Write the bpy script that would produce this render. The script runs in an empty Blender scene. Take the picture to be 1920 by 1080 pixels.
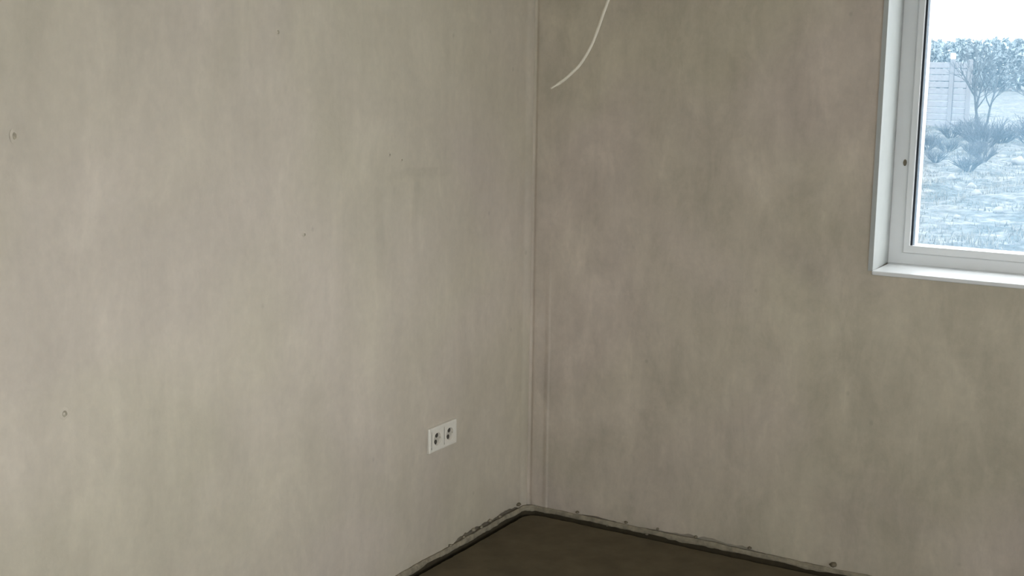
import bpy, bmesh, math, random
from mathutils import Vector, Matrix, noise

S = bpy.context.scene
COL = S.collection

# ------------------------------------------------------------------ camera
F_PX = 2454.9
yaw, tilt, roll = math.radians(30.774), math.radians(9.8115), math.radians(0.772)
fw = Vector((-math.sin(yaw) * math.cos(tilt), math.cos(yaw) * math.cos(tilt), -math.sin(tilt)))
r0 = Vector((math.cos(yaw), math.sin(yaw), 0))
u0 = r0.cross(fw)
rr = math.cos(roll) * r0 + math.sin(roll) * u0
uu = -math.sin(roll) * r0 + math.cos(roll) * u0
cam_d = bpy.data.cameras.new('camera')
cam_d.sensor_width = 36
cam_d.lens = F_PX / 1920 * 36
cam_d.clip_start = 0.05
cam_d.clip_end = 600
cam = bpy.data.objects.new('camera', cam_d)
COL.objects.link(cam)
M = Matrix((rr, uu, -fw)).transposed().to_4x4()
M.translation = Vector((2.26355, -3.92379, 1.6))
cam.matrix_world = M
S.camera = cam

# ------------------------------------------------------------------ sky (bright overcast)
W = bpy.data.worlds.new('overcast_sky')
S.world = W
W.use_nodes = True
bg = W.node_tree.nodes['Background']
bg.inputs['Color'].default_value = (0.95, 0.98, 1.0, 1)
bg.inputs['Strength'].default_value = 8.2

S.view_settings.view_transform = 'Standard'
S.view_settings.look = 'None'
S.view_settings.gamma = 1
S.view_settings.use_curve_mapping = False
S.view_settings.exposure = 0.0

# ------------------------------------------------------------------ dimensions (metres; room corner at the origin)
RX, RY, RZ = 4.7, -5.6, 2.7          # room runs x 0..RX, y RY..0, z 0..RZ
WX0, WX1, WZ0, WZ1 = 1.197, 2.80, 0.99, 2.40    # window in the back wall
DEP = 0.203                           # depth of the reveal
WT = 0.38                             # wall thickness
RW = dict(a=-5.2, b=-0.6, z0=0.75, z1=2.55)        # unseen window in the right wall, added for the room light
FW_ = dict(a=1.5, b=4.6, z0=0.75, z1=2.55)          # unseen window in the front wall, added for the room light
GZ = -0.6                             # ground outside

# daylight portals (only guide the sampling of the sky through the openings)
def portal(loc, rot, sx, sy):
    l = bpy.data.lights.new('daylight_portal', 'AREA')
    l.shape = 'RECTANGLE'; l.size = sx; l.size_y = sy
    l.cycles.is_portal = True
    o = bpy.data.objects.new('daylight_portal', l)
    COL.objects.link(o)
    o.location = loc; o.rotation_euler = rot
portal(((WX0 + WX1) / 2, WT + .02, (WZ0 + WZ1) / 2), (-math.pi / 2, 0, 0), WX1 - WX0, WZ1 - WZ0)
portal((RX + WT + .02, (RW['a'] + RW['b']) / 2, (RW['z0'] + RW['z1']) / 2), (0, math.pi / 2, 0), RW['z1'] - RW['z0'], RW['b'] - RW['a'])
portal(((FW_['a'] + FW_['b']) / 2, RY - WT - .02, (FW_['z0'] + FW_['z1']) / 2), (math.pi / 2, 0, 0), FW_['b'] - FW_['a'], FW_['z1'] - FW_['z0'])

# ------------------------------------------------------------------ materials
class NT:
    def __init__(s, name):
        s.m = bpy.data.materials.new(name); s.m.use_nodes = True
        s.t = s.m.node_tree; s.t.nodes.clear()
        s.out = s.n('ShaderNodeOutputMaterial')
    def n(s, typ, **kw):
        x = s.t.nodes.new(typ)
        for k, v in kw.items(): setattr(x, k, v)
        return x
    def l(s, a, b): s.t.links.new(a, b)
    def val(s, sock, v):
        if hasattr(v, 'bl_idname') or hasattr(v, 'is_output'): s.l(v, sock)
        else: sock.default_value = v
    def noise(s, vec, scale, detail=3, rough=.5, dist=0.0):
        x = s.n('ShaderNodeTexNoise'); s.l(vec, x.inputs['Vector'])
        x.inputs['Scale'].default_value = scale; x.inputs['Detail'].default_value = detail
        x.inputs['Roughness'].default_value = rough; x.inputs['Distortion'].default_value = dist
        return x.outputs['Fac']
    def mapped(s, vec, scale=(1, 1, 1), loc=(0, 0, 0), rot=(0, 0, 0)):
        x = s.n('ShaderNodeMapping'); s.l(vec, x.inputs['Vector'])
        x.inputs['Scale'].default_value = scale; x.inputs['Location'].default_value = loc
        x.inputs['Rotation'].default_value = rot
        return x.outputs['Vector']
    def ramp(s, fac, a, b, lo=0.0, hi=1.0):
        x = s.n('ShaderNodeMapRange'); s.l(fac, x.inputs['Value'])
        x.inputs['From Min'].default_value = a; x.inputs['From Max'].default_value = b
        x.inputs['To Min'].default_value = lo; x.inputs['To Max'].default_value = hi
        return x.outputs['Result']

def _mix(s, fac, a, b, mode='MIX'):
    x = s.n('ShaderNodeMix', data_type='RGBA', blend_type=mode)
    def put(sk, v):
        if isinstance(v, bpy.types.NodeSocket): s.l(v, sk)
        else: sk.default_value = v
    put([i for i in x.inputs if i.name == 'Factor' and i.type == 'VALUE'][0], fac)
    put([i for i in x.inputs if i.name == 'A' and i.type == 'RGBA'][0], a)
    put([i for i in x.inputs if i.name == 'B' and i.type == 'RGBA'][0], b)
    return [o for o in x.outputs if o.type == 'RGBA'][0]
NT.mix = _mix
def _math(s, op, a, b):
    x = s.n('ShaderNodeMath', operation=op)
    for i, v in enumerate((a, b)):
        if isinstance(v, bpy.types.NodeSocket): s.l(v, x.inputs[i])
        else: x.inputs[i].default_value = v
    return x.outputs[0]
NT.math = _math

def c(r, g, b): return (r, g, b, 1)

def principled(name, col, rough=.6, var=0.08, scale=20, bump=0.0, spec=.4, metal=0.0, obj_space=True):
    k = NT(name)
    tc = k.n('ShaderNodeTexCoord').outputs['Object']
    f = k.noise(tc, scale, 4, .6)
    dark = tuple(x * (1 - var) for x in col); lite = tuple(min(1, x * (1 + var)) for x in col)
    colr = k.mix(k.ramp(f, .3, .7), c(*dark), c(*lite))
    b = k.n('ShaderNodeBsdfPrincipled')
    k.l(colr, b.inputs['Base Color'])
    b.inputs['Roughness'].default_value = rough
    b.inputs['Metallic'].default_value = metal
    b.inputs['Specular IOR Level'].default_value = spec
    if bump:
        bp = k.n('ShaderNodeBump'); bp.inputs['Strength'].default_value = bump; bp.inputs['Distance'].default_value = .002
        k.l(f, bp.inputs['Height']); k.l(bp.outputs['Normal'], b.inputs['Normal'])
    k.l(b.outputs[0], k.out.inputs['Surface'])
    return k.m

def plaster(name, base, pink, olive, seed, blot=.5, streak=.06, chase=False, mscale=5.0):
    """Troweled cement plaster: broad blotches, vertical damp streaks, trowel marks, specks."""
    k = NT(name)
    tc = k.n('ShaderNodeTexCoord').outputs['Object']
    p = k.mapped(tc, loc=(seed, seed * .7, seed * 1.3))
    big = k.ramp(k.noise(p, 1.3, 2, .5, .4), .38, .62)
    colr = k.mix(big, c(*pink), c(*olive))
    colr = k.mix(.35, colr, c(*base))
    mid = k.ramp(k.noise(k.mapped(p, (1, 1, .55)), mscale, 6, .68, .3), .3, .7, 1 - .16 * blot, 1 + .12 * blot)
    fine = k.ramp(k.noise(p, 38, 4, .65), .25, .75, .955, 1.045)
    st = k.ramp(k.noise(k.mapped(p, (1, 1, .16)), 16, 4, .6, .3), .35, .7, 1 + streak * .4, 1 - streak)
    trow = k.ramp(k.noise(k.mapped(p, (1, 1, .45), rot=(.5, .5, 0)), 9, 4, .65, .5), .52, .70, 1.0, 1 + .12 * blot)
    v = k.math('MULTIPLY', k.math('MULTIPLY', mid, fine), k.math('MULTIPLY', st, trow))
    # sparse dark specks and pinholes
    vo = k.n('ShaderNodeTexVoronoi'); k.l(k.mapped(p, (1, 1, .8)), vo.inputs['Vector']); vo.inputs['Scale'].default_value = 7
    sp = k.ramp(vo.outputs['Distance'], .015, .06, .86, 1.0)
    v = k.math('MULTIPLY', v, sp)
    if chase:     # troweled-over chase: two upright smears and a lintel smear of darker mortar
        sx = k.n('ShaderNodeSeparateXYZ'); k.l(tc, sx.inputs[0])
        wob = k.ramp(k.noise(tc, 6, 3, .6), 0, 1, -.03, .03)
        Y = k.math('ADD', sx.outputs['Y'], wob); Z = k.math('ADD', sx.outputs['Z'], wob)
        def band(q, c0, w): return k.ramp(k.math('ABSOLUTE', k.math('SUBTRACT', q, c0), 0), w * .4, w, 1, 0)
        up = k.math('MULTIPLY', k.math('MAXIMUM', band(Y, -.875, .03), k.math('MAXIMUM', band(Y, -.70, .03), k.math('MULTIPLY', band(Y, -.775, .07), .6))), band(Z, 1.13, .19))
        lt = k.math('MULTIPLY', band(Z, 1.262, .022), band(Y, -.69, .22))
        v = k.math('MULTIPLY', v, k.ramp(k.math('MAXIMUM', up, lt), 0, 1, 1, .925))
    colr = k.mix(1.0, colr, v, 'MULTIPLY')
    b = k.n('ShaderNodeBsdfPrincipled')
    k.l(colr, b.inputs['Base Color'])
    b.inputs['Roughness'].default_value = .82
    b.inputs['Specular IOR Level'].default_value = .25
    bp = k.n('ShaderNodeBump'); bp.inputs['Strength'].default_value = .35; bp.inputs['Distance'].default_value = .004
    h = k.math('ADD', k.noise(p, 9, 6, .6, .6), k.math('MULTIPLY', k.noise(p, 120, 3, .6), .12))
    k.l(h, bp.inputs['Height']); k.l(bp.outputs['Normal'], b.inputs['Normal'])
    k.l(b.outputs[0], k.out.inputs['Surface'])
    return k.m

M_plL = plaster('cement_plaster_light', (.53, .465, .375), (.55, .475, .40), (.52, .465, .355), 3.1, .6, .035, True)
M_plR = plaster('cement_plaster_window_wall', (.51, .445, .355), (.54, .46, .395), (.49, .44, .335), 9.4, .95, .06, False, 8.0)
M_ceil = principled('ceiling_plaster', (.80, .77, .70), .9, .06, 4)
M_rough = principled('raw_mortar', (.16, .135, .095), .95, .35, 60, .8, .1)
M_pit = principled('bared_plaster', (.34, .30, .23), .9, .2, 60, .4, .1)
M_strip = principled('edge_strip', (.26, .225, .165), .9, .3, 35, .6, .15)
M_screed = principled('floor_screed', (.115, .092, .058), .85, .18, 9, .3, .2)
M_joint_shade = principled('joint_shade', (.05, .038, .02), .95, .2, 30)  # near-black brown paints the shade under the edge strip
M_pvc = principled('white_pvc', (.68, .68, .67), .35, .02, 6, 0, .45)
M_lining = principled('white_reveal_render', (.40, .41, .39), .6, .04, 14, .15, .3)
M_sill = principled('white_sill_board', (.74, .74, .73), .3, .03, 10, 0, .5)
M_rub = principled('black_rubber', (.022, .027, .034), .6, .15, 60, 0, .3)
M_sock = principled('white_plastic', (.76, .71, .62), .35, .03, 40, 0, .5)
M_sockin = principled('socket_insert_plastic', (.50, .46, .39), .4, .04, 40, 0, .4)
M_dark = principled('socket_hole', (.06, .053, .042), .7, .1, 50)
M_cable = principled('cream_cable_sheath', (.50, .45, .35), .5, .05, 60, 0, .4)
M_brick = principled('outer_wall_render', (.55, .53, .5), .9, .08, 12)

def glass():
    k = NT('glare_glass')
    tc = k.n('ShaderNodeTexCoord').outputs['Object']
    tr = k.n('ShaderNodeBsdfTransparent'); tr.inputs[0].default_value = c(.965, .975, .98)
    glare_film = k.n('ShaderNodeBsdfTranslucent'); glare_film.inputs[0].default_value = c(.42, .76, 1.06)  # bluish film paints veiling glare over the view outside
    gl = k.n('ShaderNodeBsdfGlossy'); gl.inputs['Roughness'].default_value = .02
    m1 = k.n('ShaderNodeMixShader')
    k.l(k.ramp(k.noise(tc, 7, 4, .6), .3, .7, .098, .128), m1.inputs[0])
    k.l(tr.outputs[0], m1.inputs[1]); k.l(glare_film.outputs[0], m1.inputs[2])
    fr = k.n('ShaderNodeFresnel'); fr.inputs[0].default_value = 1.45
    m2 = k.n('ShaderNodeMixShader'); k.l(fr.outputs[0], m2.inputs[0])
    k.l(m1.outputs[0], m2.inputs[1]); k.l(gl.outputs[0], m2.inputs[2])
    k.l(m2.outputs[0], k.out.inputs['Surface'])
    return k.m
M_glass = glass()

def ground_mat():
    k = NT('rough_meadow')
    tc = k.n('ShaderNodeTexCoord').outputs['Object']
    a = k.ramp(k.noise(tc, .35, 4, .6, .5), .42, .6)
    colr = k.mix(a, c(.028, .034, .034), c(.06, .062, .06))
    b2 = k.ramp(k.noise(tc, 1.6, 5, .65, .4), .48, .62)
    colr = k.mix(b2, colr, c(.088, .088, .084))
    fi = k.ramp(k.noise(tc, 7, 4, .65, .2), .38, .62, .45, 1.45)
    colr = k.mix(1.0, colr, fi, 'MULTIPLY')
    b = k.n('ShaderNodeBsdfPrincipled'); k.l(colr, b.inputs['Base Color'])
    b.inputs['Roughness'].default_value = 1; b.inputs['Specular IOR Level'].default_value = .1
    k.l(b.outputs[0], k.out.inputs['Surface'])
    return k.m
M_ground = ground_mat()
M_grass = principled('dry_grass_blades', (.10, .098, .085), .9, .3, 3)
M_bark = principled('grey_bark', (.035, .038, .04), .9, .25, 8)
M_twig = principled('bush_twigs', (.03, .035, .042), .9, .3, 5)
M_conc = principled('concrete_fence_panel', (.135, .135, .142), .9, .12, 6, .3)
M_post = principled('pale_concrete_post', (.115, .115, .12), .9, .06, 6, .3)
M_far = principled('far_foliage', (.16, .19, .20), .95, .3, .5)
M_bounce_gravel = principled('bounce_gravel', (.58, .56, .52), .95, .2, 25, .4)
M_stone = principled('pale_rubble', (.10, .10, .097), .9, .15, 9, .3)

# ------------------------------------------------------------------ mesh helpers
def link(name, me, mat, parent=None):
    o = bpy.data.objects.new(name, me); COL.objects.link(o)
    if mat: 
        if not me.materials: me.materials.append(mat)
    if parent: o.parent = parent
    return o
def from_bm(name, bm, mat, parent=None, smooth=False):
    bmesh.ops.recalc_face_normals(bm, faces=bm.faces)
    me = bpy.data.meshes.new(name); bm.to_mesh(me); bm.free()
    if smooth: me.polygons.foreach_set('use_smooth', [True] * len(me.polygons))
    return link(name, me, mat, parent)
def bx(bm, x0, x1, y0, y1, z0, z1):
    v = [bm.verts.new((x, y, z)) for x in (x0, x1) for y in (y0, y1) for z in (z0, z1)]
    for f in ((0, 1, 3, 2), (4, 6, 7, 5), (0, 4, 5, 1), (2, 3, 7, 6), (0, 2, 6, 4), (1, 5, 7, 3)):
        bm.faces.new([v[i] for i in f])
    return v
def bevel(bm, w, seg=2):
    bmesh.ops.bevel(bm, geom=bm.edges[:], offset=w, segments=seg, affect='EDGES', profile=.5)
def tube(bm, pts, rads, n=8, cap=True):
    pts = [Vector(p) for p in pts]
    rings = []
    up = Vector((.3, .2, 1)).normalized()
    for i, p in enumerate(pts):
        t = (pts[min(i + 1, len(pts) - 1)] - pts[max(i - 1, 0)]).normalized()
        a = t.cross(up)
        if a.length < 1e-3: a = t.cross(Vector((1, 0, 0)))
        a.normalize(); b = t.cross(a)
        r = rads[i] if hasattr(rads, '__len__') else rads
        rings.append([bm.verts.new(p + r * (math.cos(2 * math.pi * j / n) * a + math.sin(2 * math.pi * j / n) * b)) for j in range(n)])
    for i in range(len(rings) - 1):
        for j in range(n):
            bm.faces.new((rings[i][j], rings[i][(j + 1) % n], rings[i + 1][(j + 1) % n], rings[i + 1][j]))
    if cap:
        bm.faces.new(rings[0][::-1]); bm.faces.new(rings[-1])
def tag(o, label, cat, group=None, kind=None):
    if label: o['label'] = label
    if cat: o['category'] = cat
    if group: o['group'] = group
    if kind: o['kind'] = kind
    return o
def struct(o, label=None, cat=None):
    o['kind'] = 'structure'
    if label: o['label'] = label
    if cat: o['category'] = cat
    return o
def lin(a, b, n): return [a + (b - a) * i / (n - 1) for i in range(n)]
def N3(x, y, z): return noise.noise(Vector((x, y, z)))
def sstep(a, b, x):
    t = max(0, min(1, (x - a) / (b - a))); return t * t * (3 - 2 * t)

# ------------------------------------------------------------------ walls with uneven plaster
PB = 0.022                      # the plaster stops raggedly just above the floor
def wall_grid(name, us, zs, pos, skip, mat):
    verts = []; faces = []
    for i, u in enumerate(us):
        for j, z in enumerate(zs):
            verts.append(pos(u, z, j == 0))
    nz = len(zs)
    for i in range(len(us) - 1):
        for j in range(nz - 1):
            if skip and skip((us[i] + us[i + 1]) / 2, (zs[j] + zs[j + 1]) / 2): continue
            faces.append((i * nz + j, (i + 1) * nz + j, (i + 1) * nz + j + 1, i * nz + j + 1))
    return verts, faces

def ragged(u, s):
    if s < 4: g = sstep(-.52, -.40, u) * (1 - sstep(-.10, -.03, u))
    else: g = sstep(.18, .30, u) * (1 - sstep(1.05, 1.16, u)) * (.6 + .4 * math.sin(u * 11))
    return PB + .017 * g + g * (.010 * N3(u * 11, s, 0) + .008 * N3(u * 37, s, 4)) + .003 * N3(u * 90, s, 7)

# left wall (x = 0)
def pl(u, z, bottom):
    d = .0022 * N3(u * 2.2, z * 2.0, 1.5) + .0010 * N3(u * 7, z * 5, 8.1)
    # rounded bead of plaster where the wall runs into the corner
    d += .0030 * sstep(-.040, -.012, u) - .0015 * sstep(-.09, -.045, u) * (1 - sstep(-.045, -.03, u))
    # shallow filled chase with troweled borders
    e = .0016
    if .98 < z < 1.30:
        w = sstep(.98, 1.02, z) * (1 - sstep(1.24, 1.30, z))
        d += e * w * (math.exp(-((u + .875) / .018) ** 2) + math.exp(-((u + .70) / .018) ** 2)) * -1
    if -.9 < u < -.5:
        d -= e * math.exp(-((z - 1.265) / .012) ** 2) * sstep(-.9, -.84, u) * (1 - sstep(-.6, -.5, u))
    if bottom: z = ragged(u, 2.0); d -= .003
    return (d, u, z)
us = lin(RY, -2.4, 26)[:-1] + lin(-2.4, -.12, 170)[:-1] + lin(-.12, .0, 22)
zs = [PB, .055, .075] + lin(.09, 1.9, 120) + lin(1.9, RZ, 14)[1:]
v, f = wall_grid('wall_left', us, zs, pl, None, M_plL)
bm = bmesh.new()
bv = [bm.verts.new(p) for p in v]
for q in f: bm.faces.new([bv[i] for i in q])
bx(bm, -WT, -.008, RY - WT, WT, -.2, RZ + .1)
wl = struct(from_bm('wall_left', bm, M_plL, smooth=True), 'beige grey troweled plaster wall carrying the double socket', 'wall')

# back wall with the window (y = 0)
def pb(u, z, bottom):
    d = .0022 * N3(u * 2.2, z * 2.0, 11.5) + .0012 * N3(u * 8, z * 4, 18.1)
    if u < .2:
        low = 1 - sstep(.55, 1.0, z)
        d += (.0018 * low + .0002) * sstep(.062, .078, u) * (1 - sstep(.080, .085, u))  # raised trowel edge beside the corner
        d += .0014 * low * (1 - sstep(.030, .060, u))
        d -= .003 * math.exp(-((u - .012) / .006) ** 2)                  # corner crack
    fade = min(1, max(0, max(WX0 - u, u - WX1, WZ0 - z, z - WZ1)) / .05)
    d *= fade
    if bottom: z = ragged(u, 6.0); d -= .003
    return (u, -d, z)
us = lin(0, .12, 40)[:-1] + lin(.12, WX0, 90)[:-1] + lin(WX0, WX1, 56)[:-1] + lin(WX1, RX, 20)
zs = [PB, .055, .075] + lin(.09, WZ0, 70)[:-1] + lin(WZ0, WZ1, 70)[:-1] + lin(WZ1, RZ, 12)
skip = lambda u, z: WX0 < u < WX1 and WZ0 < z < WZ1
v, f = wall_grid('wall_back', us, zs, pb, skip, M_plR)
bm = bmesh.new()
bv = [bm.verts.new(p) for p in v]
for q in f: bm.faces.new([bv[i] for i in q])
e = .012
bx(bm, -.008, WX0 - e, .008, WT, -.2, RZ + .1)
bx(bm, WX1 + e, RX + WT, .008, WT, -.2, RZ + .1)
bx(bm, WX0 - e, WX1 + e, .008, WT, -.2, WZ0 - .03)
bx(bm, WX0 - e, WX1 + e, .008, WT, WZ1 + e, RZ + .1)
wb = struct(from_bm('wall_back', bm, M_plR, smooth=True), 'darker mottled plaster wall with the window in it', 'wall')

# walls behind the camera, each with an opening added to let in light
def plain_wall(name, axis, pos0, pos1, lo, hi, op, mat, label):
    bm = bmesh.new()
    def b(u0, u1, z0, z1):
        if axis == 'x': bx(bm, pos0, pos1, u0, u1, z0, z1)
        else: bx(bm, u0, u1, pos0, pos1, z0, z1)
    b(lo, op['a'], -.2, RZ + .1); b(op['b'], hi, -.2, RZ + .1)
    b(op['a'], op['b'], -.2, op['z0']); b(op['a'], op['b'], op['z1'], RZ + .1)
    return struct(from_bm(name, bm, mat), label, 'wall')
plain_wall('wall_right', 'x', RX, RX + WT, RY - WT, 0, RW, M_plL, 'plaster wall with the added wide window facing the socket wall')
plain_wall('wall_front', 'y', RY - WT, RY, 0, RX, FW_, M_plL, 'plaster wall behind the viewer with an added wide window')

bm = bmesh.new(); bx(bm, -WT, RX + WT, RY - WT, WT, RZ + .001, RZ + .25)
struct(from_bm('ceiling', bm, M_ceil), 'plain plastered ceiling', 'ceiling')

# unseen overhang round the house, added to block high sky from the openings
EV = 2.8
bm = bmesh.new()
bx(bm, RX + WT, RX + WT + EV, RY - WT - EV, WT + .5, RZ + .02, RZ + .2)
bx(bm, -WT, RX + WT, RY - WT - EV, RY - WT, RZ + .02, RZ + .2)
bx(bm, -WT - .5, RX + WT, WT, WT + .5, RZ + .02, RZ + .2)
struct(from_bm('shade_eaves', bm, M_brick), 'unseen roof overhang added to block high sky light', 'eaves')

# floor: uneven screed that stops just short of the walls
G = .022
def fz(x, y): return .0025 * N3(x * 1.7, y * 1.7, 3) + .0012 * N3(x * 8, y * 8, 5)
def fl_edge(x, y):      # keep a rounded inside corner of radius R
    R = .055
    a, b = x - G, -G - y
    if a < R and b < R:
        dx, dy = R - a, R - b
        m = max(dx, dy); l = math.hypot(dx, dy)
        if l > 1e-6:
            s = m / l; x = G + R - dx * s; y = -G - (R - dy * s)
    return x, y
xs = lin(G, .6, 60)[:-1] + lin(.6, 1.6, 40)[:-1] + lin(1.6, RX, 20)
ys = lin(-G, -.9, 80)[:-1] + lin(-.9, RY, 40)
bm = bmesh.new()
gv = []
for i, x in enumerate(xs):
    row = []
    for j, y in enumerate(ys):
        X, Y = fl_edge(x, y)
        if i == 0: X += .004 * N3(Y * 22, 1, 0) + .003 * N3(Y * 60, 2, 0)
        if j == 0: Y += .004 * N3(X * 22, 5, 0) + .003 * N3(X * 60, 6, 0)
        row.append(bm.verts.new((X, Y, fz(X, Y))))
    gv.append(row)
for i in range(len(xs) - 1):
    for j in range(len(ys) - 1):
        bm.faces.new((gv[i][j], gv[i + 1][j], gv[i + 1][j + 1], gv[i][j + 1]))
# screed edge faces going down into the joint
edge = [gv[0][j] for j in range(len(ys) - 1, -1, -1)] + [gv[i][0] for i in range(1, len(xs))]
low = [bm.verts.new((p.co.x, p.co.y, -.05)) for p in edge]
for i in range(len(edge) - 1): bm.faces.new((edge[i], edge[i + 1], low[i + 1], low[i]))
bx(bm, -.02, RX + .02, RY - .02, .02, -.2, -.045)
struct(from_bm('floor', bm, M_screed, smooth=False), 'dark brown grey bare screed floor', 'floor')

# perimeter strip standing between screed and plaster, rounded through the corner
bm = bmesh.new()
path = []
Rc = .045; ins = .002
y = -3.2
while y < -(Rc + ins): path.append((ins, y, 1, 0, abs(y))); y += .012
for i in range(13):
    a = math.pi - (math.pi / 2) * i / 12
    path.append((ins + Rc + Rc * math.cos(a), -ins - Rc + Rc * math.sin(a), -math.cos(a), -math.sin(a), -.2 - i * .01))
x = Rc + ins + .012
while x < 4.2: path.append((x, -ins, 0, -1, x + 20)); x += .012
prev = None
for (px, py, nx, ny, s) in path:
    h = .026 + .004 * N3(s * 5, 0, 2) + .003 * N3(s * 24, 3, 2)
    cd = min(math.hypot(px, py), 9)
    uc = .011 + .007 * N3(s * 9, 8, 2) + .003 * N3(s * 40, 8, 5)
    th = .006 + .002 * N3(s * 13, 5, 9) + .002 * N3(s * 45, 5, 9)
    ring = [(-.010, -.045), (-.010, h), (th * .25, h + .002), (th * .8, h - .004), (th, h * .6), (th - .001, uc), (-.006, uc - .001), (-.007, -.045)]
    ring = [bm.verts.new((px + nx * a, py + ny * a, b)) for a, b in ring]
    if prev:
        for j in range(len(ring) - 1):
            f_ = bm.faces.new((prev[j], ring[j], ring[j + 1], prev[j + 1]))
            if j >= 5: f_.material_index = 1  # undercut faces get the painted shade tone
    prev = ring
tr = struct(from_bm('trim_1', bm, M_strip, smooth=False), 'ragged mortar edge strip along the foot of both walls', 'trim')
tr.data.materials.append(M_joint_shade)
random.seed(4)
def lump(loc, r, parent, mat, name='mortar_crumb'):
    bm = bmesh.new(); bmesh.ops.create_icosphere(bm, subdivisions=2, radius=1)
    s = random.random() * 50
    for q in bm.verts:
        k = 1 + .45 * N3(q.co.x * 1.6 + s, q.co.y * 1.6, q.co.z * 1.6)
        q.co = Vector((q.co.x * r * k, q.co.y * r * k * 1.2, q.co.z * r * k * .8))
    o = from_bm(name, bm, mat, parent, True); o.location = loc; return o
for (yy, zz, r) in ((-.060, .042, .008), (-.19, .036, .006), (-.255, .040, .007), (-.31, .034, .006), (-.36, .040, .007), (-.42, .034, .005), (-.50, .030, .006), (-.64, .022, .008), (-.70, .020, .007)):
    lump((.003, yy, zz), r, tr, M_rough if yy > -.1 else M_strip)
for (xx, zz, r) in ((.21, .036, .006), (.40, .036, .006), (.52, .036, .005), (.66, .036, .006), (.85, .037, .006), (1.13, .040, .011), (.33, .012, .006), (.48, .010, .006)):
    lump((xx, -.003, zz), r, tr, M_rough)

# pits and chips in the left wall
def pit(y, z, r, parent, sx=1.0):
    bm = bmesh.new()
    n = 14; rings = []
    for (q, d) in ((1.7, .0), (1.2, .0012), (.85, .0018), (.5, .0006), (.0, -.001)):
        if q == 0: rings.append([bm.verts.new((d, 0, 0))]); continue
        rings.append([bm.verts.new((d, q * r * sx * math.cos(t) * (1 + .25 * N3(math.cos(t) * 2, math.sin(t) * 2, y * 9)), q * r * math.sin(t) * (1 + .25 * N3(math.cos(t) * 2, math.sin(t) * 2, z * 9 + 3)))) for t in [2 * math.pi * i / n for i in range(n)]])
    mats = []
    for a in range(len(rings) - 1):
        for i in range(n):
            if len(rings[a + 1]) == 1: f_ = bm.faces.new((rings[a][i], rings[a][(i + 1) % n], rings[a + 1][0]))
            else: f_ = bm.faces.new((rings[a][i], rings[a][(i + 1) % n], rings[a + 1][(i + 1) % n], rings[a + 1][i]))
            f_.material_index = 1 if a >= 2 else 0
    me = bpy.data.meshes.new('plaster_pit'); bmesh.ops.recalc_face_normals(bm, faces=bm.faces); bm.to_mesh(me); bm.free()
    me.materials.append(M_plL); me.materials.append(M_pit)
    o = link('plaster_pit', me, None, parent); o.location = (.0005, y, z)
for (y, z, r, sx) in ((-2.0357, .826, .009, .9), (-2.13, 1.436, .009, .7), (-1.217, 1.135, .004, 1.3), (-1.31, 1.666, .006, .9), (-.83, 1.3285, .004, 1), (-.77, 1.31, .003, 1.3)):
    pit(y, z, r, wl, sx)

# ------------------------------------------------------------------ window 1 (visible)
GX0, GX1, GZ0, GZ1 = 1.254, WX1 - .057, 1.047, WZ1 - .057      # inner edge of the frame
MX = (WX0 + WX1) / 2
y0, y1 = DEP, DEP + .07
bm = bmesh.new()
def mitre_frame(bm, X0, X1, Z0, Z1, w, ya, yb, wz=None, bev=.004):
    wz = w if wz is None else wz
    o = [(X0, Z0), (X1, Z0), (X1, Z1), (X0, Z1)]
    i = [(X0 + w, Z0 + wz), (X1 - w, Z0 + wz), (X1 - w, Z1 - wz), (X0 + w, Z1 - wz)]
    A = [bm.verts.new((p[0], ya, p[1])) for p in o]; B = [bm.verts.new((p[0], ya, p[1])) for p in i]
    C = [bm.verts.new((p[0], yb, p[1])) for p in o]; D = [bm.verts.new((p[0], yb, p[1])) for p in i]
    for k in range(4):
        n = (k + 1) % 4
        bm.faces.new((A[k], A[n], B[n], B[k])); bm.faces.new((C[n], C[k], D[k], D[n]))
        bm.faces.new((B[k], B[n], D[n], D[k])); bm.faces.new((A[n], A[k], C[k], C[n]))
    if bev:
        ed = [e_ for e_ in bm.edges if set(e_.verts) <= set(B) or set(e_.verts) <= set(A)]
        bmesh.ops.bevel(bm, geom=ed, offset=bev, segments=2, affect='EDGES', profile=.5)
mitre_frame(bm, WX0 - .012, WX1 + .012, WZ0 - .012, WZ1 + .012, .048, y0, y1)
bx(bm, MX - .025, MX + .025, y0 + .004, y1, WZ0, WZ1)
w1 = struct(from_bm('window_1', bm, M_pvc), 'white plastic window with glare-veiled glass in a deep reveal', 'window')
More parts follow.
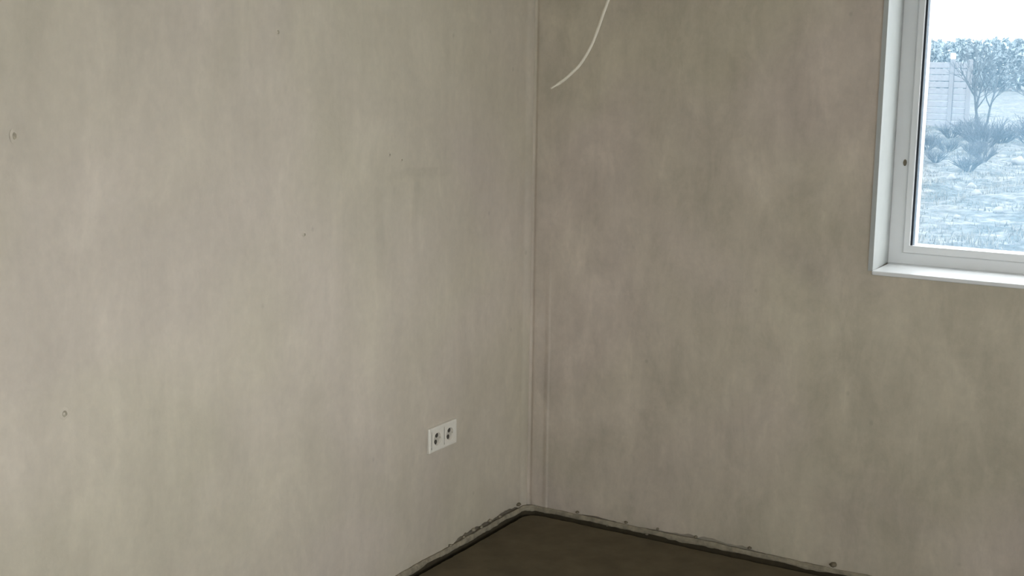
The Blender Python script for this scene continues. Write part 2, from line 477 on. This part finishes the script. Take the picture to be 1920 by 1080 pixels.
# glazing beads, gaskets, spacers and panes per light
for (a, b) in ((WX0 + .036, MX - .025), (MX + .025, WX1 - .036)):
    bm = bmesh.new(); mitre_frame(bm, a, b, WZ0 + .036, WZ1 - .036, GX0 - WX0 - .036, y0 - .006, y0 + .012, wz=.024, bev=.003)
    from_bm('glazing_bead', bm, M_pvc, w1)
    aa, bb = a + .018, b - .018
    bm = bmesh.new(); mitre_frame(bm, aa - .004, bb + .004, GZ0 - .02, GZ1 + .02, .013, y0 + .001, y0 + .010, wz=.019, bev=0)
    from_bm('gasket', bm, M_rub, w1)
    bm = bmesh.new(); mitre_frame(bm, aa - .004, bb + .004, GZ0 - .02, GZ1 + .02, .012, y0 + .013, y0 + .033, wz=.018, bev=0)
    from_bm('glazing_spacer', bm, M_rub, w1)
    bm = bmesh.new(); mitre_frame(bm, a - .003, b + .003, WZ0 + .03, WZ1 - .03, .029, y0 + .036, y1 + .004, wz=.028, bev=.002)
    from_bm('outer_rebate', bm, M_pvc, w1)
    bm = bmesh.new()
    q = [bm.verts.new(p) for p in ((a + .01, y0 + .0115, WZ0 + .04), (b - .01, y0 + .0115, WZ0 + .04), (b - .01, y0 + .0115, WZ1 - .04), (a + .01, y0 + .0115, WZ1 - .04))]
    bm.faces.new(q); from_bm('pane', bm, M_glass, w1)
# screw hole in the left stile
bm = bmesh.new(); tube(bm, [(0, -.0015, 0), (0, .004, 0)], .0055, 12)
for vtx in bm.verts: vtx.co.z *= 1.9
o = from_bm('screw_hole', bm, M_rough, w1); o.location = (1.2215, y0, 1.3067)
# reveal linings
def splay(name, p):     # quad strip with thickness
    bm = bmesh.new()
    A = [bm.verts.new(Vector(q)) for q in p[0]]; B = [bm.verts.new(Vector(q)) for q in p[1]]
    n = len(A)
    bm.faces.new(A); bm.faces.new(B[::-1])
    for i in range(n): bm.faces.new((A[i], A[(i + 1) % n], B[(i + 1) % n], B[i]))
    return from_bm(name, bm, M_lining, w1)
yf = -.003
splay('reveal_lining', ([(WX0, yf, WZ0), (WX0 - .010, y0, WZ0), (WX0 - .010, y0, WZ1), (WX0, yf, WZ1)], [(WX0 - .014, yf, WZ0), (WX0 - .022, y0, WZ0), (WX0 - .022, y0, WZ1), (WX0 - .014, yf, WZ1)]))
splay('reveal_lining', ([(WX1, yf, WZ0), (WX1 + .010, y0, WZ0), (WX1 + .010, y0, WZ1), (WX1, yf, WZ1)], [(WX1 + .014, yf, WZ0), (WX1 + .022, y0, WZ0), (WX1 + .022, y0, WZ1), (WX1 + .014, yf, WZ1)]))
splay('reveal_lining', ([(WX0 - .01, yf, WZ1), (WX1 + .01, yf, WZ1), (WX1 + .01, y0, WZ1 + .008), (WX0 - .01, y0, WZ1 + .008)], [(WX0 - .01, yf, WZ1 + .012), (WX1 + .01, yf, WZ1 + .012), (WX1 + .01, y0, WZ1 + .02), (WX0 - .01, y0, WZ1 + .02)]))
bm = bmesh.new(); bx(bm, WX0 - .002, WX1 + .002, -.005, y0 + .01, WZ0 - .012, WZ0 + .001); bevel(bm, .003, 2)
from_bm('sill', bm, M_sill, w1)
bm = bmesh.new(); bx(bm, WX0 - .01, WX1 + .01, y1 - .01, WT + .04, WZ0 - .03, WZ0 + .012)
from_bm('outer_sill', bm, M_pvc, w1)

# unseen windows behind the camera, added and sized for the light on the walls
def simple_window(name, axis, p0, op, label):
    bm = bmesh.new()
    def b(u0, u1, z0, z1, d0=.2, d1=.27):
        s = 1 if p0 > 0 else -1
        a0, a1 = sorted((p0 + s * d0, p0 + s * d1))
        if axis == 'x': bx(bm, a0, a1, u0, u1, z0, z1)
        else: bx(bm, u0, u1, a0, a1, z0, z1)
    A, B, Z0, Z1 = op['a'], op['b'], op['z0'], op['z1']
    b(A, A + .07, Z0, Z1); b(B - .07, B, Z0, Z1); b(A + .07, B - .07, Z0, Z0 + .07); b(A + .07, B - .07, Z1 - .07, Z1)
    m = (A + B) / 2; b(m - .04, m + .04, Z0 + .07, Z1 - .07)
    w = struct(from_bm(name, bm, M_pvc), label, 'window')
    bm = bmesh.new(); b(A, B, Z0 - .0, Z0 + .02, -.01, .2); from_bm('sill', bm, M_sill, w)
    for (u0, u1) in ((A + .06, m - .03), (m + .03, B - .06)):
        bm = bmesh.new(); s = 1 if p0 > 0 else -1; d = p0 + s * .235
        if axis == 'x': q = [(d, u0, Z0 + .06), (d, u1, Z0 + .06), (d, u1, Z1 - .06), (d, u0, Z1 - .06)]
        else: q = [(u0, d, Z0 + .06), (u1, d, Z0 + .06), (u1, d, Z1 - .06), (u0, d, Z1 - .06)]
        bm.faces.new([bm.verts.new(t) for t in q]); from_bm('pane', bm, M_glass, w)
simple_window('added_window_2', 'x', RX, RW, 'unseen wide window added to brighten the socket wall')
simple_window('added_window_3', 'y', RY, FW_, 'unseen wide window added behind the viewer to brighten the room')

# ------------------------------------------------------------------ double socket on the left wall
sk = bpy.data.objects.new('double_socket', None); COL.objects.link(sk)
sk.location = (.0, -.5575, .4165); sk.rotation_euler = (math.radians(0.0), 0, 0)
tag(sk, 'white double power socket low on the plaster wall near the corner', 'socket')
def plate_with_wells(bm, cys, half_w, half_h, rad, xf, xb, edge=.0035):
    """front plate with round holes; x is outwards"""
    n = 32
    lo = -half_w
    cells = len(cys); w = 2 * half_w / cells
    for k, cy in enumerate(cys):
        a, b = -half_w + k * w, -half_w + (k + 1) * w
        outer = []; inner = []
        for i in range(n):
            t = 2 * math.pi * (i + .5) / n
            dx, dz = math.cos(t), math.sin(t)
            s = min((w / 2) / abs(dx) if abs(dx) > 1e-6 else 9, half_h / abs(dz) if abs(dz) > 1e-6 else 9)
            outer.append((cy + dx * s, dz * s)); inner.append((cy + dx * rad, dz * rad))
        # exact corners
        for (sx, sz) in ((1, 1), (-1, 1), (-1, -1), (1, -1)):
            tgt = (cy + sx * w / 2, sz * half_h)
            i = min(range(n), key=lambda j: (outer[j][0] - tgt[0]) ** 2 + (outer[j][1] - tgt[1]) ** 2)
            outer[i] = tgt
        O = [bm.verts.new((xf, p[0], p[1])) for p in outer]; I = [bm.verts.new((xf, p[0], p[1])) for p in inner]
        J = [bm.verts.new((xb, p[0], p[1])) for p in inner]
        for i in range(n):
            j = (i + 1) % n
            bm.faces.new((O[i], O[j], I[j], I[i])); bm.faces.new((I[i], I[j], J[j], J[i]))
HW, HH = .0775, .0405
bm = bmesh.new()
# rounded border ring (outer plate), open in the middle where the two inserts sit
for (u0, u1, z0, z1) in ((-HW, HW, HH - .011, HH), (-HW, HW, -HH, -HH + .011), (-HW, -HW + .011, -HH + .011, HH - .011), (HW - .011, HW, -HH + .011, HH - .011), (-.0045, .0045, -HH + .011, HH - .011)):
    bx(bm, -.002, .011, u0, u1, z0, z1)
bmesh.ops.remove_doubles(bm, verts=bm.verts, dist=1e-6)
ed = [e_ for e_ in bm.edges if all(abs(q.co.x - .011) < 1e-6 for q in e_.verts) and (all(abs(abs(q.co.y) - HW) < 1e-6 for q in e_.verts) or all(abs(abs(q.co.z) - HH) < 1e-6 for q in e_.verts))]
bmesh.ops.bevel(bm, geom=ed, offset=.004, segments=2, affect='EDGES', profile=.6)
from_bm('cover_frame', bm, M_sock, sk)
for cy in (-.0355, .0355):
    bm = bmesh.new()
    plate_with_wells(bm, [0], .0312, .0305, .0205, .0125, -.001)
    bx(bm, -.002, .009, -.0305, -.0300, -.0305, .0305); bx(bm, -.002, .009, .0300, .0305, -.0305, .0305)
    ins_ = from_bm('socket_insert', bm, M_sock, sk); ins_.location = (0, cy, 0)
    bm = bmesh.new(); tube(bm, [(-.003, 0, 0), (.0065, 0, 0)], .0206, 28)
    from_bm('well_floor', bm, M_sockin, ins_)
    for (hy, hz) in ((.003, .0105), (-.003, -.0105)):
        bm = bmesh.new(); tube(bm, [(.004, hy, hz), (.0071, hy, hz)], .0078, 14)
        from_bm('pin_hole', bm, M_dark, ins_)
    for s in (-1, 1):
        bm = bmesh.new(); bx(bm, .006, .010, s * .0205 - .0015, s * .0205 + .0015, -.003, .003)
        from_bm('earth_clip', bm, M_sockin, ins_)

# ------------------------------------------------------------------ cable hanging from the ceiling
cb = bpy.data.objects.new('hanging_cable', None); COL.objects.link(cb); cb.location = (0, 0, 0)
tag(cb, 'thin cream cable hanging from the ceiling with a curled loose end', 'cable')
ctrl = [(1.112, -1.47, RZ + .004), (1.112, -1.472, 2.35), (1.103, -1.485, 2.02), (1.081, -1.515, 1.83), (1.0598, -1.5449, 1.723), (1.0542, -1.5535, 1.6968), (1.0463, -1.566, 1.658), (1.0376, -1.5775, 1.6265), (1.0243, -1.5916, 1.596), (1.0066, -1.6068, 1.5727), (.9942, -1.6167, 1.560), (.9807, -1.6269, 1.5493)]
P = [Vector(p) for p in ctrl]
pts = []
for i in range(len(P) - 1):
    a, b, c_, d = P[max(i - 1, 0)], P[i], P[i + 1], P[min(i + 2, len(P) - 1)]
    for s in range(6):
        t = s / 6
        pts.append(.5 * ((2 * b) + (-a + c_) * t + (2 * a - 5 * b + 4 * c_ - d) * t * t + (-a + 3 * b - 3 * c_ + d) * t ** 3))
pts.append(P[-1])
bm = bmesh.new(); tube(bm, pts[:-3], .0033, 10); from_bm('sheath', bm, M_cable, cb, True)
dr = (pts[-1] - pts[-6]).normalized(); side = dr.cross(Vector((0, 0, 1))).normalized()
for s in (-1, 1):
    bm = bmesh.new()
    st = pts[-4] + side * .0013 * s
    core = [st - dr * .01, st + dr * .006, st + dr * .011 + side * .001 * s]
    tube(bm, core, .0021, 8); k = from_bm('core', bm, M_cable, cb, True)

# ------------------------------------------------------------------ outside
random.seed(11)
def gz(x, y): return GZ + .12 * N3(x * .12, y * .12, 1) * sstep(8, 16, math.hypot(x, y)) + .16 * N3(x * .9, y * .6, 4) * sstep(8, 12, y)
bm = bmesh.new()
rows = []
def spaced(a, b, n, p): return [a + (b - a) * (i / (n - 1)) ** p for i in range(n)]
gy = [-120, -60, -20] + lin(-7, 9, 6)[:-1] + spaced(9, 60, 130, 1.5)[:-1] + spaced(60, 420, 20, 1.4)
gx = [-300, -160, -90, -60] + lin(-40, -18, 14)[:-1] + lin(-18, 8, 110)[:-1] + lin(8, 40, 14) + [60, 100, 200, 300]
for y in gy: rows.append([bm.verts.new((x, y, gz(x, y))) for x in gx])
for j in range(len(gy) - 1):
    for i in range(len(gx) - 1): bm.faces.new((rows[j][i], rows[j][i + 1], rows[j + 1][i + 1], rows[j + 1][i]))
struct(from_bm('ground', bm, M_ground, smooth=True), 'rough pale winter meadow outside the window', 'ground')

# unseen pale gravel slabs, added to bounce daylight up through the side openings
bm = bmesh.new(); bx(bm, RX + WT + .3, 24, -24, 4, GZ - .3, GZ + .10); bx(bm, -10, RX + WT + .3, -24, RY - WT - .3, GZ - .3, GZ + .10)
struct(from_bm('bounce_yard', bm, M_bounce_gravel), 'unseen pale gravel apron added to bounce daylight indoors', 'bounce_yard')

# dry grass on the meadow
def grass(name, n, mat, h0, h1, seed, label, thr):
    random.seed(seed)
    verts = []; faces = []
    while n > 0:
        y = 10 + 36 * random.random() ** 1.3; x = random.uniform(-14, 6)
        if N3(x * .5, y * .5, 9) < thr: continue
        n -= 1
        z = gz(x, y)
        for q in range(6):
            a = random.uniform(0, 6.28); h = random.uniform(h0, h1); w = random.uniform(.006, .014); ln = random.uniform(.1, .8) * h
            bx_, by_ = x + random.gauss(0, .06), y + random.gauss(0, .06)
            dx, dy = math.cos(a), math.sin(a); k = len(verts)
            verts += [(bx_ - dy * w, by_ + dx * w, z - .01), (bx_ + dy * w, by_ - dx * w, z - .01), (bx_ + dx * ln, by_ + dy * ln, z + h)]
            faces.append((k, k + 1, k + 2))
    me = bpy.data.meshes.new(name); me.from_pydata(verts, [], faces)
    return tag(link(name, me, mat), label, 'grass', None, 'stuff')
grass('dry_grass', 7000, M_grass, .03, .11, 3, 'pale dry grass blades over the meadow outside', -.1)

# concrete panel fence: posts and separate horizontal boards
fn = bpy.data.objects.new('panel_fence', None); COL.objects.link(fn)
FY = 47.0; fn.location = (-9.07, FY, GZ)
tag(fn, 'grey fence of stacked horizontal boards beyond the meadow', 'fence')
nb, bh = 10, .24
bmb = bmesh.new(); bx(bmb, -1.17, 1.17, -.03, .03, 0.012, bh - .012); bevel(bmb, .012, 1)
board_me = bpy.data.meshes.new('board'); bmb.to_mesh(board_me); bmb.free(); board_me.materials.append(M_conc)
bmb = bmesh.new(); bx(bmb, -.08, .08, -.08, .08, -.3, 2.50); bevel(bmb, .02, 1)
tv = [q for q in bmb.verts if q.co.z > 2.59]
post_me = bpy.data.meshes.new('post'); bmb.to_mesh(post_me); bmb.free(); post_me.materials.append(M_post)
for i in range(-5, 2):
    p = bpy.data.objects.new('post', post_me); COL.objects.link(p); p.parent = fn; p.location = (i * 2.5 if i < 1 else .64, 0, 0)
bm_s = bmesh.new(); bx(bm_s, -.24, .24, -.03, .03, .012, bh - .012); bevel(bm_s, .012, 1)
short_me = bpy.data.meshes.new('board'); bm_s.to_mesh(short_me); bm_s.free(); short_me.materials.append(M_conc)
for i in range(-5, 1):
    for j in range(nb):
        b = bpy.data.objects.new('board', board_me if i < 0 else short_me); COL.objects.link(b); b.parent = fn
        b.location = (i * 2.5 + 1.25 if i < 0 else .32, random.uniform(-.012, .012), j * bh + random.uniform(-.004, .004))

bmb = bmesh.new(); bx(bmb, -.085, .085, -.085, .085, 2.50, 2.72); bevel(bmb, .02, 1)
cap = from_bm('post_cap', bmb, M_sill, fn); cap['label'] = 'white cap on a fence post'

# bare trees and bushes
def bare_tree(seed, height, trunks, levels, spread, r_base, mat_t=None):
    random.seed(seed)
    bm = bmesh.new()
    def grow(p, d, length, r, lev):
        n = 4
        pts = [p]; rad = [r]
        for i in range(n):
            d = (d + Vector((random.gauss(0, .13), random.gauss(0, .13), random.gauss(.03, .08)))).normalized()
            p = p + d * length / n; pts.append(p); rad.append(r * (1 - .5 * (i + 1) / n))
            if lev > 0 and i >= 1:
                for _ in range(2 if lev > 1 else 3):
                    a = random.uniform(0, 6.28); sd = Vector((math.cos(a), math.sin(a), random.uniform(-.1, .5)))
                    grow(p, (d + sd * random.uniform(.5, .95)).normalized(), length * random.uniform(.45, .68), rad[-1] * .62, lev - 1)
        tube(bm, pts, rad, 4 if lev < 2 else 6, cap=False)
    for t in range(trunks):
        a = 6.28 * t / trunks + random.uniform(-.4, .4); sp = spread * random.uniform(.5, 1)
        grow(Vector((.08 * math.cos(a), .08 * math.sin(a), -.05)), Vector((math.cos(a) * sp, math.sin(a) * sp, 1)).normalized(), height * random.uniform(.5, .62), r_base * random.uniform(.75, 1), levels)
    bmesh.ops.recalc_face_normals(bm, faces=bm.faces)
    me = bpy.data.meshes.new('branches'); bm.to_mesh(me); bm.free(); return me
shapes = [bare_tree(s, h, t, 3, sp, r) for s, h, t, sp, r in ((1, 2.7, 3, .5, .05), (2, 2.5, 3, .4, .045), (3, 2.9, 3, .5, .05))]
bush_sh = [bare_tree(s, h, 22, 1, 1.3, .03) for s, h in ((7, 1.2), (8, 1.0), (9, 1.4))]
for m_ in shapes: m_.materials.append(M_bark)
for m_ in bush_sh: m_.materials.append(M_twig)
def plant(name, me, x, y, s, rz, label, cat, group=None):
    o = bpy.data.objects.new(name, me); COL.objects.link(o); o.location = (x, y, gz(x, y)); o.scale = (s, s, s); o.rotation_euler.z = rz
    return tag(o, label, cat, group)
plant('bare_tree', shapes[0], -6.95, 42.0, 1.2, .3, 'leafless many-stemmed tree just right of the panel fence', 'tree')
plant('bare_tree', shapes[2], -5.5, 44.8, 1.15, 1.9, 'leafless spreading tree nearest the right edge of the view', 'tree')
for i, (x, y, s) in enumerate(((-2.6, 41, .9), (-.5, 45, 1.1), (2.0, 42, 1.0), (-13.5, 44, 1.0), (-16, 41, .9))):
    plant('bare_tree', shapes[i % 3], x, y, s, i * 1.3, 'leafless tree in the loose row along the meadow edge', 'tree', 'bare trees along the meadow edge')
lab = ['low dark twiggy bush in front of the bare trees', 'low twiggy bush at the foot of the panel fence', 'wide dark bush below the leafless trees', 'rounded bush in mid meadow nearest the window']
for i, (x, y, s, sh, l) in enumerate(((-5.6, 35.5, .75, 0, lab[0]), (-7.2, 39.0, .7, 1, lab[1]), (-4.9, 33.0, .8, 2, lab[2]), (-3.7, 25.0, .55, 1, lab[3]))):
    plant('bush', bush_sh[sh], x, y, s, i * 1.1, l, 'bush')
for i, (x, y, s) in enumerate(((-6.3, 37.5, .8), (-5.2, 36.5, .8), (-4.2, 36, .8), (-3.2, 34, .8), (-1.5, 36, .9), (.5, 33, .9), (2.5, 36, .9), (-8.6, 40, .6), (-10.5, 38, .8), (-12.5, 37, .8), (-4.6, 30.0, .55), (-4.0, 28, .45), (-7.7, 36, .6), (-6.8, 34, .6), (-6.2, 31.8, .5), (-5.4, 30.6, .5), (-8.3, 38.4, .5), (-4.5, 38.2, .8), (-5.0, 27.6, .4), (-3.3, 31, .5))):
    plant('bush', bush_sh[i % 3], x, y, s, i * .9, 'small leafless bush in the belt of bushes across the meadow', 'bush', 'belt of bushes across the meadow')
# far treeline
def crown(seed):
    random.seed(seed); bm = bmesh.new()
    for q in range(1100):
        oz = random.uniform(.4, 4.85); wd = .95 * min(1, (5.2 - oz) / 1.3) * min(1, .5 + oz / 2)
        a = random.uniform(0, 6.28); d = wd * math.sqrt(random.random()); r = random.uniform(.10, .22)
        p = Vector((d * math.cos(a), d * math.sin(a), oz))
        bm.faces.new([bm.verts.new(p + r * Vector((random.gauss(0, 1), random.gauss(0, 1), random.gauss(0, 1)))) for _ in range(3)])
    tube(bm, [(0, 0, -.3), (.1, 0, 1.2), (0, .1, 3.4)], [.2, .16, .06], 6)
    me = bpy.data.meshes.new('far_crown'); bmesh.ops.recalc_face_normals(bm, faces=bm.faces); bm.to_mesh(me); bm.free(); me.materials.append(M_far); return me
cr = [crown(s) for s in (21, 22, 23)]
for row, (yy, n, st, sc) in enumerate(((132, 26, 2.75, .99), (136, 26, 2.75, 1.0), (140, 26, 2.75, 1.04))):
    for i in range(n):
        plant('far_tree', cr[(i + row) % 3], -66 + i * st + row * .92 + random.uniform(-.1, .1), yy + random.uniform(-.4, .4), sc * random.uniform(.97, 1.03), random.uniform(0, 6), 'distant dark tree in the treeline along the horizon', 'tree', 'far treeline')
# rubble
random.seed(5)
for i, (x, y, r) in enumerate(((-3.2, 27.9, .16), (-3.0, 28.3, .10), (-2.4, 19.5, .09), (-1.6, 17.2, .08), (-2.9, 21.5, .10), (-1.2, 15.6, .07), (-2.0, 16.2, .06), (-3.6, 23.0, .09))):
    o = lump((x, y, gz(x, y) + r * .3), r, None, M_stone, 'rubble_stone')
    if i == 0: tag(o, 'largest pale stone lying in the meadow before the bushes', 'stone')
    else: tag(o, 'small pale stone lying in the meadow grass', 'stone', 'small stones in the meadow')
